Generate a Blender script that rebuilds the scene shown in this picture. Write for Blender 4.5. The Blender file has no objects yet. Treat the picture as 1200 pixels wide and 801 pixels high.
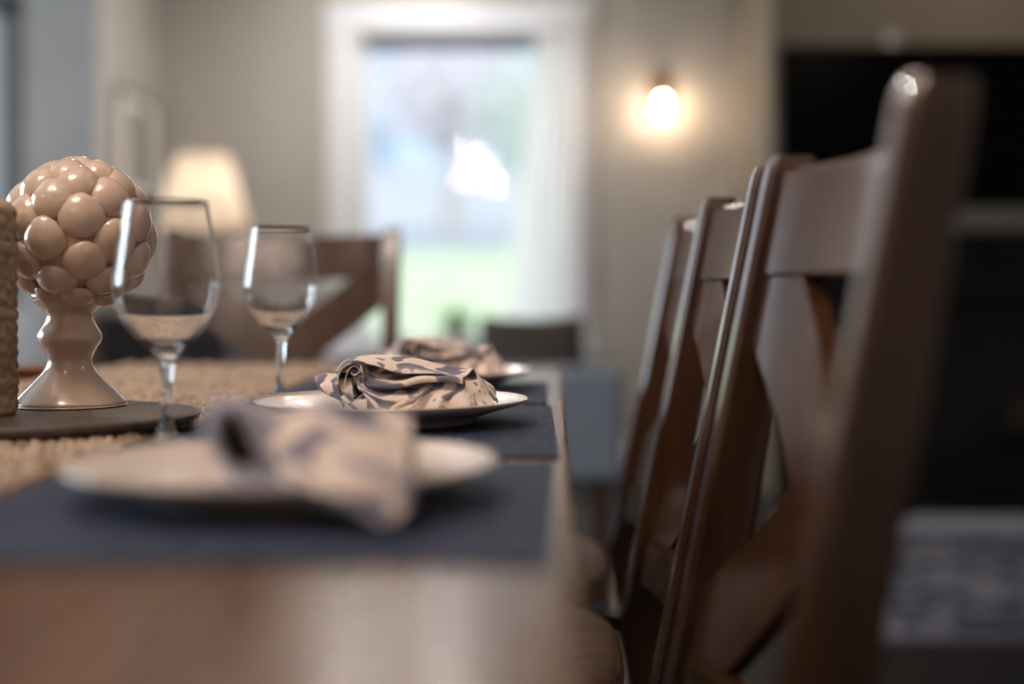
import bpy, bmesh, math, random
import numpy as np
from mathutils import Vector, Matrix
random.seed(7)
PI = math.pi
sc = bpy.context.scene
C = sc.collection

# ------------------------------------------------------------------ camera
F = 1667.0                       # focal length in pixels of the 1200 px frame (50 mm)
CH = 0.894                       # camera height
cam = bpy.data.cameras.new('camera'); co = bpy.data.objects.new('camera', cam); C.objects.link(co)
co.location = (0, 0, CH); co.rotation_euler = (PI/2, 0, 0)
cam.lens = 50.0; cam.sensor_width = 36.0
cam.shift_x = -51/1200; cam.shift_y = -60.5/1200
cam.clip_start = 0.02; cam.clip_end = 300
cam.dof.use_dof = True; cam.dof.focus_distance = 1.43; cam.dof.aperture_fstop = 1.4
sc.camera = co

# ------------------------------------------------------------------ view, world, lights
sc.view_settings.view_transform = 'Standard'; sc.view_settings.look = 'None'
sc.view_settings.gamma = 1.0; sc.view_settings.exposure = 0.0; sc.view_settings.use_curve_mapping = False
w = bpy.data.worlds.new('overcast_sky'); sc.world = w; w.use_nodes = True
bg = w.node_tree.nodes['Background']; bg.inputs[0].default_value = (0.91, 0.95, 1.0, 1); bg.inputs[1].default_value = 2.45

def area(name, loc, rot, sx, sy, power, col):
    l = bpy.data.lights.new(name, 'AREA'); l.shape = 'RECTANGLE'; l.size = sx; l.size_y = sy
    l.energy = power; l.color = col
    o = bpy.data.objects.new(name, l); C.objects.link(o); o.location = loc; o.rotation_euler = rot
    return o
# daylight through the windows of the left wall (out of frame) and through the window in view
area('daylight_left_near', (-3.78, 2.6, 1.55), (0, -PI/2, 0), 1.5, 1.9, 60, (0.72, 0.86, 1.0))
area('daylight_left_far', (-3.78, 5.0, 1.55), (0, -PI/2, 0), 1.5, 1.1, 20, (0.52, 0.74, 1.0))

BULB = 600      # chandelier bulbs
SPOT = 190
WALLSPOT = 640       # ceiling downlights
SCONCE = 320
LAMPB = 27

# ------------------------------------------------------------------ materials
def lin(r, g, b):
    f = lambda c: (c/255/12.92) if c/255 <= .04045 else ((c/255+.055)/1.055)**2.4
    return (f(r), f(g), f(b), 1)
MATS = {}
def new_mat(name):
    m = bpy.data.materials.new(name); m.use_nodes = True
    MATS[name] = m
    return m, m.node_tree, m.node_tree.nodes['Principled BSDF']
def pmat(name, c1, rough=.5, c2=None, scale=8, detail=4, stretch=(1, 1, 1), bump=0, bscale=None, spec=.5,
         metal=0, coat=0, ramp=(.35, .65), coat_rough=.05, sheen=0, dist=0, rv=0):
    m, nt, b = new_mat(name); N = nt.nodes; L = nt.links
    b.inputs['Roughness'].default_value = rough; b.inputs['Metallic'].default_value = metal
    b.inputs['Specular IOR Level'].default_value = spec
    b.inputs['Coat Weight'].default_value = coat; b.inputs['Coat Roughness'].default_value = coat_rough
    if sheen: b.inputs['Sheen Weight'].default_value = sheen
    b.inputs['Base Color'].default_value = c1
    if c2 or bump or rv:
        tc = N.new('ShaderNodeTexCoord'); mp = N.new('ShaderNodeMapping'); mp.inputs['Scale'].default_value = stretch
        L.new(tc.outputs['Object'], mp.inputs[0])
        nz = N.new('ShaderNodeTexNoise'); nz.inputs['Scale'].default_value = scale; nz.inputs['Detail'].default_value = detail
        nz.inputs['Distortion'].default_value = dist
        L.new(mp.outputs[0], nz.inputs['Vector'])
        if c2:
            r = N.new('ShaderNodeValToRGB'); r.color_ramp.elements[0].position = ramp[0]; r.color_ramp.elements[1].position = ramp[1]
            r.color_ramp.elements[0].color = c1; r.color_ramp.elements[1].color = c2
            L.new(nz.outputs[0], r.inputs[0]); L.new(r.outputs[0], b.inputs['Base Color'])
        if rv:
            mr = N.new('ShaderNodeMapRange'); mr.inputs[3].default_value = rough-rv; mr.inputs[4].default_value = rough+rv
            L.new(nz.outputs[0], mr.inputs[0]); L.new(mr.outputs[0], b.inputs['Roughness'])
        if bump:
            src = nz
            if bscale:
                src = N.new('ShaderNodeTexNoise'); src.inputs['Scale'].default_value = bscale; src.inputs['Detail'].default_value = 3
                L.new(mp.outputs[0], src.inputs['Vector'])
            bp = N.new('ShaderNodeBump'); bp.inputs['Strength'].default_value = bump; bp.inputs['Distance'].default_value = .002
            L.new(src.outputs[0], bp.inputs['Height']); L.new(bp.outputs[0], b.inputs['Normal'])
    return m
def emat(name, col, strength):
    m, nt, b = new_mat(name)
    b.inputs['Base Color'].default_value = (*col, 1); b.inputs['Emission Color'].default_value = (*col, 1)
    b.inputs['Emission Strength'].default_value = strength
    return m

M_wall = pmat('wall_paint', lin(172, 168, 163), .85, lin(178, 174, 169), 3, bump=.08, bscale=180)
M_taupe_shaded = pmat('shaded_taupe_wall_paint', lin(122, 112, 98), .85, lin(128, 118, 104), 3, bump=.08, bscale=180)  # wall colour darkened to put the chimney side's shade into the paint
M_ceil = pmat('ceiling_paint', lin(215, 213, 208), .9, bump=.05, bscale=150)
M_trim = pmat('white_trim_paint', lin(226, 232, 240), .4, bump=.03, bscale=60)
M_floor = pmat('dark_oak_floor', lin(14, 14, 16), .55, lin(22, 21, 22), 6, spec=.25, stretch=(6, .5, 1), bump=.15, rv=.08)
M_chair = pmat('walnut_stained_chair_wood', lin(58, 36, 24), .25, lin(80, 52, 34), 9, 6, stretch=(4, 4, .6), bump=.06, ramp=(.3, .7), dist=.4, rv=.05, coat=.4, coat_rough=.14)
M_chairs = pmat('walnut_stained_seat_wood', lin(100, 68, 48), .5, lin(134, 96, 68), 9, 6, spec=.3, stretch=(.6, 5, 4), bump=.06, ramp=(.3, .7), dist=.4)
M_table = pmat('tabletop_wood', lin(84, 58, 42), .27, lin(116, 86, 64), 5, 6, spec=.18, stretch=(7, .45, 1), bump=.05, ramp=(.3, .72), dist=.5, rv=.06)
M_tableb = pmat('table_base_wood', lin(80, 55, 40), .4, lin(100, 72, 54), 6, stretch=(4, 4, .6))
M_glaze = pmat('cream_glazed_ceramic', lin(204, 178, 158), .22, lin(212, 188, 168), 6, coat=1, coat_rough=.03)
M_plate = pmat('ivory_glazed_china', lin(228, 212, 200), .24, coat=.45, coat_rough=.04, c2=lin(233, 218, 205), scale=4)
M_board = pmat('dark_wood_board', lin(60, 50, 43), .42, lin(82, 68, 58), 10, stretch=(1, 9, 1), bump=.1)
M_pillar = pmat('beige_carved_plaster', lin(150, 126, 104), .7, lin(182, 158, 134), 30, bump=.2)
M_shade = None
M_black = pmat('black_plastic', lin(8, 8, 9), .5, spec=.2)
M_screen = pmat('black_screen_glass', lin(3, 3, 4), .2, spec=.08)
M_slate = pmat('black_slate', lin(10, 12, 14), .6, lin(18, 20, 22), 7, bump=.3, spec=.25)
M_soot = pmat('sooty_firebox', lin(9, 9, 9), .9, lin(16, 15, 14), 10, bump=.3)
M_brass = pmat('aged_brass', lin(150, 120, 80), .3, metal=1, c2=lin(170, 138, 92), scale=20)
M_nickel = pmat('brushed_nickel', lin(170, 168, 164), .3, metal=1, c2=lin(185, 183, 178), scale=20)
M_blue = pmat('slate_blue_upholstery', lin(118, 130, 144), .9, lin(128, 140, 154), 60, bump=.3, sheen=.2)
M_dgrey = pmat('dark_grey_boucle', lin(62, 57, 52), .95, lin(84, 78, 72), 120, bump=.6, sheen=.1)
M_navy = pmat('navy_lacquer', lin(38, 42, 52), .4, lin(44, 49, 60), 6)
M_pale = pmat('pale_grey_paint', lin(190, 192, 190), .5, lin(198, 200, 198), 5)
M_green = pmat('leaf_green', lin(66, 146, 58), .5, lin(100, 178, 78), 20)
M_pot = pmat('white_pot', lin(225, 222, 216), .4, bump=.05)
M_soil = pmat('dark_soil', lin(40, 30, 24), .95, lin(60, 46, 36), 40, bump=.5)
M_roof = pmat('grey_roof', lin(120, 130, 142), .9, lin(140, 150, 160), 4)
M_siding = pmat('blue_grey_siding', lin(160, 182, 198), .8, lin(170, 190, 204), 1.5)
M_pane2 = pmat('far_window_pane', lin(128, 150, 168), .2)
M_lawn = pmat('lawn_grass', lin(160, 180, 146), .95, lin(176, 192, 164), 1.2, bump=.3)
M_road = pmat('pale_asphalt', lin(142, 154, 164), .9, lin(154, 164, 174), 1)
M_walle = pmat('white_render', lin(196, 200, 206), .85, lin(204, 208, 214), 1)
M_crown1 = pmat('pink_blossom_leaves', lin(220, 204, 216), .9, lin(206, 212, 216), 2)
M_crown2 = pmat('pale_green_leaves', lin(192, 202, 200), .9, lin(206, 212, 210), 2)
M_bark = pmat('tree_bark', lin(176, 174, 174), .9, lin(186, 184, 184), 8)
M_log = pmat('charred_log_bark', lin(38, 30, 25), .95, lin(54, 44, 36), 12, bump=.5)
M_mattefr = pmat('silver_picture_frame', lin(96, 94, 92), .4, c2=lin(108, 106, 104), scale=10)
M_mount = pmat('white_mount_card', lin(236, 232, 226), .8)
M_canvas = pmat('charcoal_drawing', lin(40, 40, 38), .8, lin(96, 94, 88), 7, ramp=(.42, .66), dist=.8)
M_blind = pmat('grey_roller_blind', lin(104, 112, 122), .8, lin(112, 120, 130), 40)
M_dwood = pmat('brown_wood_dish', lin(140, 86, 44), .4, lin(160, 104, 58), 12, stretch=(1, 6, 1))

# table linen: woven placemat, jute, floral napkin, rug
def woven(name, ca, cb, pitch, rough=.75, bump=.35, spec=.4):
    m, nt, b = new_mat(name); N = nt.nodes; L = nt.links
    tc = N.new('ShaderNodeTexCoord'); sx = N.new('ShaderNodeSeparateXYZ'); L.new(tc.outputs['Object'], sx.inputs[0])
    def sn(out, k, ph=0):
        a = N.new('ShaderNodeMath'); a.operation = 'MULTIPLY_ADD'; a.inputs[1].default_value = k; a.inputs[2].default_value = ph
        L.new(out, a.inputs[0]); s = N.new('ShaderNodeMath'); s.operation = 'SINE'; L.new(a.outputs[0], s.inputs[0]); return s
    k = 2*PI/pitch
    s1 = sn(sx.outputs[0], k); s2 = sn(sx.outputs[1], k)
    mu = N.new('ShaderNodeMath'); mu.operation = 'MULTIPLY'; L.new(s1.outputs[0], mu.inputs[0]); L.new(s2.outputs[0], mu.inputs[1])
    nz = N.new('ShaderNodeTexNoise'); nz.inputs['Scale'].default_value = 180; nz.inputs['Detail'].default_value = 3
    mp = N.new('ShaderNodeMapping'); mp.inputs['Scale'].default_value = (1, .15, 1); L.new(tc.outputs['Object'], mp.inputs[0]); L.new(mp.outputs[0], nz.inputs['Vector'])
    ad = N.new('ShaderNodeMath'); ad.operation = 'MULTIPLY_ADD'; ad.inputs[1].default_value = .35; L.new(mu.outputs[0], ad.inputs[0]); L.new(nz.outputs[0], ad.inputs[2])
    r = N.new('ShaderNodeValToRGB'); r.color_ramp.elements[0].position = .2; r.color_ramp.elements[1].position = .8
    r.color_ramp.elements[0].color = ca; r.color_ramp.elements[1].color = cb
    L.new(ad.outputs[0], r.inputs[0]); L.new(r.outputs[0], b.inputs['Base Color'])
    bp = N.new('ShaderNodeBump'); bp.inputs['Strength'].default_value = bump; bp.inputs['Distance'].default_value = .0008
    L.new(ad.outputs[0], bp.inputs['Height']); L.new(bp.outputs[0], b.inputs['Normal'])
    b.inputs['Roughness'].default_value = rough; b.inputs['Specular IOR Level'].default_value = spec
    return m
M_mat = woven('navy_woven_vinyl', lin(20, 26, 44), lin(64, 74, 102), .0022, .7, .5, .25)
M_jute = pmat('natural_jute', lin(128, 108, 90), .95, lin(204, 184, 164), 90, 3, bump=.3, ramp=(.3, .6), spec=.1, stretch=(1, 1, 1))

def floral():
    m, nt, b = new_mat('floral_print_cotton'); N = nt.nodes; L = nt.links
    tc = N.new('ShaderNodeTexCoord')
    src = N.new('ShaderNodeUVMap'); src.uv_map = 'UVMap'
    n1 = N.new('ShaderNodeTexNoise'); n1.inputs['Scale'].default_value = 4.2; n1.inputs['Detail'].default_value = 1.6; n1.inputs['Distortion'].default_value = .9
    L.new(src.outputs[0], n1.inputs['Vector'])
    r1 = N.new('ShaderNodeValToRGB'); e = r1.color_ramp.elements
    e[0].position = 0; e[0].color = lin(64, 66, 86); e[1].position = .40; e[1].color = lin(116, 114, 130)
    for p, c in ((.435, lin(140, 134, 146)), (.455, lin(234, 218, 206)), (.60, lin(230, 214, 202)), (.615, lin(150, 144, 156)), (.66, lin(110, 108, 124))):
        x = e.new(p); x.color = c
    L.new(n1.outputs[0], r1.inputs[0])
    L.new(r1.outputs[0], b.inputs['Base Color'])
    n2 = N.new('ShaderNodeTexNoise'); n2.inputs['Scale'].default_value = 900; L.new(tc.outputs['Object'], n2.inputs['Vector'])
    bp = N.new('ShaderNodeBump'); bp.inputs['Strength'].default_value = .25; bp.inputs['Distance'].default_value = .0006
    L.new(n2.outputs[0], bp.inputs['Height']); L.new(bp.outputs[0], b.inputs['Normal'])
    b.inputs['Roughness'].default_value = .85; b.inputs['Sheen Weight'].default_value = .15
    return m
M_floral = floral()

def rug_mat():
    m, nt, b = new_mat('faded_blue_patterned_wool'); N = nt.nodes; L = nt.links
    tc = N.new('ShaderNodeTexCoord')
    n = N.new('ShaderNodeTexNoise'); n.inputs['Scale'].default_value = 5.5; n.inputs['Detail'].default_value = 5; n.inputs['Distortion'].default_value = 1.2
    L.new(tc.outputs['Object'], n.inputs['Vector'])
    r = N.new('ShaderNodeValToRGB'); e = r.color_ramp.elements
    e[0].position = .42; e[0].color = lin(22, 34, 56); e[1].position = .60; e[1].color = lin(122, 120, 130)
    x = e.new(.5); x.color = lin(62, 70, 88)
    L.new(n.outputs[0], r.inputs[0]); L.new(r.outputs[0], b.inputs['Base Color'])
    b.inputs['Roughness'].default_value = .95
    return m
M_rug = rug_mat()
M_rugm = pmat('mauve_rug_border', lin(104, 100, 114), .95, lin(124, 120, 132), 18)
M_rugb = pmat('pale_rug_border', lin(128, 136, 150), .95, lin(164, 172, 186), 18)

def glass_mat(name, rough=0, col=(1, 1, 1, 1), ior=1.5):
    m, nt, b = new_mat(name)
    b.inputs['Transmission Weight'].default_value = 1; b.inputs['Roughness'].default_value = rough
    b.inputs['IOR'].default_value = ior; b.inputs['Base Color'].default_value = col
    return m
M_glass = glass_mat('clear_crystal', col=(.985, .99, .99, 1))
def pane_mat(name):                      # thin flat pane: passes light, mirrors by Fresnel
    m = bpy.data.materials.new(name); m.use_nodes = True; nt = m.node_tree; N = nt.nodes; L = nt.links
    N.remove(N['Principled BSDF']); out = N['Material Output']
    t = N.new('ShaderNodeBsdfTransparent'); g = N.new('ShaderNodeBsdfGlossy'); g.inputs['Roughness'].default_value = 0.0
    fr = N.new('ShaderNodeFresnel'); fr.inputs[0].default_value = 1.34
    mx = N.new('ShaderNodeMixShader'); L.new(fr.outputs[0], mx.inputs[0]); L.new(t.outputs[0], mx.inputs[1]); L.new(g.outputs[0], mx.inputs[2])
    L.new(mx.outputs[0], out.inputs[0])
    return m
M_pane = pane_mat('window_pane_glass')
def cloth_trans(name, col, tr):
    m = bpy.data.materials.new(name); m.use_nodes = True; nt = m.node_tree; N = nt.nodes; L = nt.links
    N.remove(N['Principled BSDF']); out = N['Material Output']
    d = N.new('ShaderNodeBsdfDiffuse'); d.inputs[0].default_value = col
    t = N.new('ShaderNodeBsdfTranslucent'); t.inputs[0].default_value = col
    w1 = N.new('ShaderNodeTexWave'); w1.inputs['Scale'].default_value = 40
    bp = N.new('ShaderNodeBump'); bp.inputs['Strength'].default_value = .05; L.new(w1.outputs[0], bp.inputs['Height']); L.new(bp.outputs[0], d.inputs['Normal'])
    mx = N.new('ShaderNodeMixShader'); mx.inputs[0].default_value = tr
    L.new(d.outputs[0], mx.inputs[1]); L.new(t.outputs[0], mx.inputs[2]); L.new(mx.outputs[0], out.inputs[0])
    return m
M_shade = cloth_trans('linen_lamp_shade', lin(240, 228, 210), .55)
M_sheer = cloth_trans('sheer_white_curtain', lin(252, 252, 254), .85)
M_bulb = emat('chandelier_bulb_glow', (1, .79, .66), BULB)
M_sbulb = emat('sconce_bulb_glow', (1, .74, .50), SCONCE)
M_lbulb = emat('lamp_bulb_glow', (1, .87, .76), LAMPB)
M_wspot = emat('wall_washer_glow', (1, .92, .85), WALLSPOT)
M_spot = emat('downlight_glow', (1, .84, .72), SPOT)

# ------------------------------------------------------------------ mesh helpers
class MB:
    def __init__(s): s.v = []; s.f = []
    def add(s, v, f):
        n = len(s.v); s.v += [tuple(p) for p in v]; s.f += [tuple(i+n for i in q) for q in f]; return s
    def box(s, x0, x1, y0, y1, z0, z1):
        v = [(x, y, z) for x in (x0, x1) for y in (y0, y1) for z in (z0, z1)]
        return s.add(v, [(0, 1, 3, 2), (4, 6, 7, 5), (0, 4, 5, 1), (2, 3, 7, 6), (0, 2, 6, 4), (1, 5, 7, 3)])
    def lathe(s, prof, n=32, c=(0, 0, 0), closed=False):      # prof: (r, z) going round
        v = []; f = []; m = len(prof)
        for r, z in prof:
            for k in range(n):
                a = 2*PI*k/n; v.append((c[0]+r*math.cos(a), c[1]+r*math.sin(a), c[2]+z))
        for i in range(m if closed else m-1):
            j = (i+1) % m
            for k in range(n):
                k2 = (k+1) % n; f.append((i*n+k, i*n+k2, j*n+k2, j*n+k))
        if not closed:
            f.append(tuple(range(n-1, -1, -1))); f.append(tuple((m-1)*n+k for k in range(n)))
        return s.add(v, f)
    def tube(s, pts, r, n=10):
        pts = [Vector(p) for p in pts]; rr = r if isinstance(r, (list, tuple)) else [r]*len(pts)
        v = []; f = []
        for i, p in enumerate(pts):
            d = (pts[min(i+1, len(pts)-1)]-pts[max(i-1, 0)]).normalized()
            up = Vector((0, 0, 1)) if abs(d.z) < .9 else Vector((0, 1, 0))
            a = d.cross(up).normalized(); b = d.cross(a)
            for k in range(n):
                t = 2*PI*k/n; q = p+(a*math.cos(t)+b*math.sin(t))*rr[i]; v.append(tuple(q))
        for i in range(len(pts)-1):
            for k in range(n):
                k2 = (k+1) % n; f.append((i*n+k, i*n+k2, (i+1)*n+k2, (i+1)*n+k))
        f.append(tuple(range(n-1, -1, -1))); f.append(tuple((len(pts)-1)*n+k for k in range(n)))
        return s.add(v, f)
    def loft(s, rings):                                        # closed rings of equal count
        n = len(rings[0]); v = [p for r in rings for p in r]; f = []
        for i in range(len(rings)-1):
            for k in range(n):
                k2 = (k+1) % n; f.append((i*n+k, i*n+k2, (i+1)*n+k2, (i+1)*n+k))
        f.append(tuple(range(n-1, -1, -1))); f.append(tuple((len(rings)-1)*n+k for k in range(n)))
        return s.add(v, f)
    def grid(s, rows):
        n = len(rows[0]); v = [p for r in rows for p in r]; f = []
        for i in range(len(rows)-1):
            for k in range(n-1): f.append((i*n+k, i*n+k+1, (i+1)*n+k+1, (i+1)*n+k))
        return s.add(v, f)

def obj(name, mb, mat, parent=None, bevel=0, smooth=True, seg=2, solid=0, subsurf=0, ang=35, fix=True):
    me = bpy.data.meshes.new(name); me.from_pydata(mb.v, [], mb.f); me.update()
    if fix:
        b = bmesh.new(); b.from_mesh(me)
        bmesh.ops.recalc_face_normals(b, faces=b.faces)
        b.to_mesh(me); b.free()
    me.materials.append(mat)
    o = bpy.data.objects.new(name, me); C.objects.link(o)
    if parent: o.parent = parent
    if smooth:
        me.polygons.foreach_set('use_smooth', [True]*len(me.polygons))
    if solid:
        sm = o.modifiers.new('thickness', 'SOLIDIFY'); sm.thickness = solid; sm.offset = 0
    if bevel:
        bv = o.modifiers.new('bevel', 'BEVEL'); bv.width = bevel; bv.segments = seg; bv.limit_method = 'ANGLE'; bv.angle_limit = math.radians(40)
    if subsurf:
        ss = o.modifiers.new('subsurf', 'SUBSURF'); ss.levels = subsurf; ss.render_levels = subsurf
    if smooth and not subsurf:
        try: me.set_sharp_from_angle(angle=math.radians(ang if not bevel else 60))
        except Exception: pass
        if bevel:
            wn = o.modifiers.new('wn', 'WEIGHTED_NORMAL'); wn.keep_sharp = False
    return o
def tag(o, label, cat, group=None, kind=None):
    if label: o['label'] = label
    if cat: o['category'] = cat
    if group: o['group'] = group
    if kind: o['kind'] = kind
    return o
def thing(name, label, cat, loc=(0, 0, 0), rz=0, group=None):
    o = bpy.data.objects.new(name, None); C.objects.link(o); o.empty_display_size = .05
    o.location = loc; o.rotation_euler = (0, 0, rz)
    return tag(o, label, cat, group)
def struct(name, mb, mat, parent=None, bevel=0):
    o = obj(name, mb, mat, parent, bevel=bevel, smooth=bool(bevel))
    if not parent: o['kind'] = 'structure'
    return o
def dup(root, loc=None, rz=None, label=None):
    r = root.copy(); C.objects.link(r)
    if loc: r.location = loc
    if rz is not None: r.rotation_euler = (0, 0, rz)
    if label: r['label'] = label
    for ch in list(root.children):
        c = ch.copy(); C.objects.link(c); c.parent = r
        for g in list(ch.children):
            d = g.copy(); C.objects.link(d); d.parent = c
    return r

# ------------------------------------------------------------------ the room
BY = 7.2; CEIL = 2.7; FY = 6.0; LX = -2.0; LY = 6.2; CX = .911
def wall_y(mb, y0, y1, x0, x1, holes, z1=CEIL):           # wall in the xz plane with rectangular openings (hx0,hx1,hz0,hz1)
    xs = x0
    for hx0, hx1, hz0, hz1 in holes:
        mb.box(xs, hx0, y0, y1, 0, z1)
        if hz0 > 0: mb.box(hx0, hx1, y0, y1, 0, hz0)
        mb.box(hx0, hx1, y0, y1, hz1, z1); xs = hx1
    mb.box(xs, x1, y0, y1, 0, z1); return mb
def wall_x(mb, x0, x1, y0, y1, holes, z1=CEIL):
    ys = y0
    for a, b_, hz0, hz1 in holes:
        mb.box(x0, x1, ys, a, 0, z1)
        if hz0 > 0: mb.box(x0, x1, a, b_, 0, hz0)
        mb.box(x0, x1, a, b_, hz1, z1); ys = b_
    mb.box(x0, x1, ys, y1, 0, z1); return mb
struct('floor', MB().box(-3.6, 3.6, -2.5, BY, -.1, 0), M_floor)
struct('ceiling', MB().box(-3.6, 3.6, -2.5, BY, CEIL, CEIL+.1), M_ceil)
WH = (-1.0, .03, .615, 2.2)
struct('wall_back', wall_y(MB(), BY, BY+.2, LX-.15, CX+.05, [WH]), M_wall)
struct('wall_chimney', MB().box(CX, 3.6, FY, BY+.2, 0, CEIL), M_taupe_shaded)
struct('wall_right', MB().box(3.6, 3.8, -2.5, BY+.2, 0, CEIL), M_wall)
lw = [(1.65, 3.55, .8, 2.3), (4.45, 5.55, .8, 2.3)]
struct('wall_left', wall_x(MB(), -3.8, -3.6, -2.5, LY+.15, lw), M_wall)
struct('wall_rear', MB().box(-3.8, 3.8, -2.7, -2.5, 0, CEIL), M_wall)
DH = (-3.2, -2.39, 0, 2.1)
M_wallcool = M_wall
struct('wall_left_return', wall_y(MB(), LY, LY+.15, -3.6, LX, [DH]), M_wall)
struct('wall_left_alcove', MB().box(LX-.15, LX, LY+.15, BY, 0, CEIL), M_wall)
struct('wall_left_light_blocker', MB().box(-2.32, -2.2, 3.75, 5.45, 0, CEIL), M_wall)  # unseen wall added to keep left window light off the chimney side
# baseboards
struct('baseboard_back', MB().box(LX, CX, BY-.016, BY, 0, .14), M_trim, bevel=.003)
struct('baseboard_alcove', MB().box(LX, LX+.016, LY-.016, BY-.016, 0, .14), M_trim, bevel=.003)
struct('baseboard_return', MB().box(-2.30, LX+.016, LY-.016, LY, 0, .14), M_trim, bevel=.003)
# passage door in the return wall
dr = struct('door_1', MB().box(DH[0]+.02, DH[1]-.02, LY+.06, LY+.10, .01, 2.08), M_pale, bevel=.003)
for z0, z1 in ((.2, .95), (1.1, 1.95)):
    pn = MB().box(DH[0]+.14, DH[1]-.14, LY+.045, LY+.06, z0, z1); obj('panel', pn, M_pale, dr, bevel=.008)
obj('door_handle', MB().tube([(DH[0]+.09, LY+.055, 1.02), (DH[0]+.09, LY+.01, 1.02), (DH[0]+.2, LY+.01, 1.02)], .009), M_nickel, dr)
cs = MB().box(DH[1]-.02, DH[1]+.055, LY-.02, LY, 0, 2.18).box(DH[0]-.055, DH[0]+.02, LY-.02, LY, 0, 2.18).box(DH[0]-.055, DH[1]+.055, LY-.02, LY, 2.1, 2.18)
M_grytrim = pmat('grey_door_casing', lin(96, 98, 98), .5)
struct('trim_1', cs, M_grytrim, bevel=.003)

# window in view
win = struct('window_1', MB().box(WH[0], WH[0]+.05, BY+.04, BY+.12, WH[2], WH[3]).box(WH[1]-.05, WH[1], BY+.04, BY+.12, WH[2], WH[3])
             .box(WH[0]+.05, WH[1]-.05, BY+.04, BY+.12, WH[2], WH[2]+.05).box(WH[0]+.05, WH[1]-.05, BY+.04, BY+.12, WH[3]-.05, WH[3]), M_trim, bevel=.003)
obj('pane', MB().add([(WH[0]+.04, BY+.08, WH[2]+.04), (WH[1]-.04, BY+.08, WH[2]+.04), (WH[1]-.04, BY+.08, WH[3]-.04), (WH[0]+.04, BY+.08, WH[3]-.04)], [(0, 1, 2, 3)]), M_pane, win, smooth=False, fix=False)
cz = .155
for nm, bx in (('casing', (WH[0]-cz, WH[0], BY-.022, BY, WH[2]-.02, WH[3])), ('casing', (WH[1], WH[1]+cz, BY-.022, BY, WH[2]-.02, WH[3])),
               ('head_casing', (WH[0]-cz-.01, WH[1]+cz+.01, BY-.028, BY, WH[3], WH[3]+cz)),
               ('sill', (WH[0]-cz-.02, WH[1]+cz+.02, BY-.16, BY+.04, WH[2]-.055, WH[2]-.02)),
               ('apron', (WH[0]-cz, WH[1]+cz, BY-.018, BY, WH[2]-.15, WH[2]-.055))):
    obj(nm, MB().box(*bx), M_trim, win, bevel=.004)
# windows of the left and rear walls (frames only bound the daylight)
def side_window(n, y0, y1):
    o = struct('window_%d' % n, MB().box(-3.72, -3.66, y0, y0+.05, .8, 2.3).box(-3.72, -3.66, y1-.05, y1, .8, 2.3).box(-3.72, -3.66, y0+.05, y1-.05, .8, .85)
               .box(-3.72, -3.66, y0+.05, y1-.05, 2.25, 2.3).box(-3.71, -3.67, (y0+y1)/2-.02, (y0+y1)/2+.02, .85, 2.25), M_trim, bevel=.003)
    for a, b_ in ((y0-.1, y0), (y1, y1+.1)): obj('casing', MB().box(-3.6, -3.58, a, b_, .7, 2.4), M_trim, o, bevel=.003)
    obj('sill', MB().box(-3.66, -3.54, y0-.1, y1+.1, .76, .8), M_trim, o, bevel=.004)
    obj('head_casing', MB().box(-3.6, -3.58, y0, y1, 2.3, 2.4), M_trim, o, bevel=.003)
side_window(2, 1.65, 3.55); side_window(3, 4.45, 5.55)
# roller blind
rb = thing('roller_blind', 'rolled-up grey blind across the very top of the bright window', 'blind', (-.485, BY+.01, 2.155))
obj('roller', MB().tube([(-.465, 0, 0), (.465, 0, 0)], .026, 16), M_blind, rb)
obj('fabric', MB().box(-.455, .455, -.004, .0, -.05, 0), M_blind, rb, smooth=False)
for s in (-1, 1): obj('bracket', MB().box(s*.475-.008, s*.475+.008, -.03, .03, -.03, .045), M_nickel, rb, bevel=.002)

# sheer curtain at the right side of the window
def curtain():
    t = thing('sheer_curtain', 'thin white curtain gathered at the right side of the bright window', 'curtain', (0, BY-.02, .5))
    rows = []
    nz, nx = 30, 90
    for i in range(nz+1):
        q = i/nz; z = -.05+q*1.86
        left = -.075-.21*(1-q)**1.8-.05*math.sin(q*3)
        right = .125
        row = []
        for k in range(nx+1):
            p = k/nx; x = left+(right-left)*p
            y = -.075+.028*math.sin(p*34+.6*math.sin(q*4))*(1-.3*q)+.006*math.sin(p*80+q*7)
            row.append((x, y, z))
        rows.append(row)
    obj('fabric', MB().grid(rows), M_sheer, t, fix=False)
    obj('rod', MB().tube([(-.42, -.078, 1.83), (.17, -.078, 1.83)], .009), M_trim, t)
    for s in (-.4, .15): obj('bracket', MB().tube([(s, -.078, 1.83), (s, -.0085, 1.83)], .006), M_trim, t)
curtain()

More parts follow.
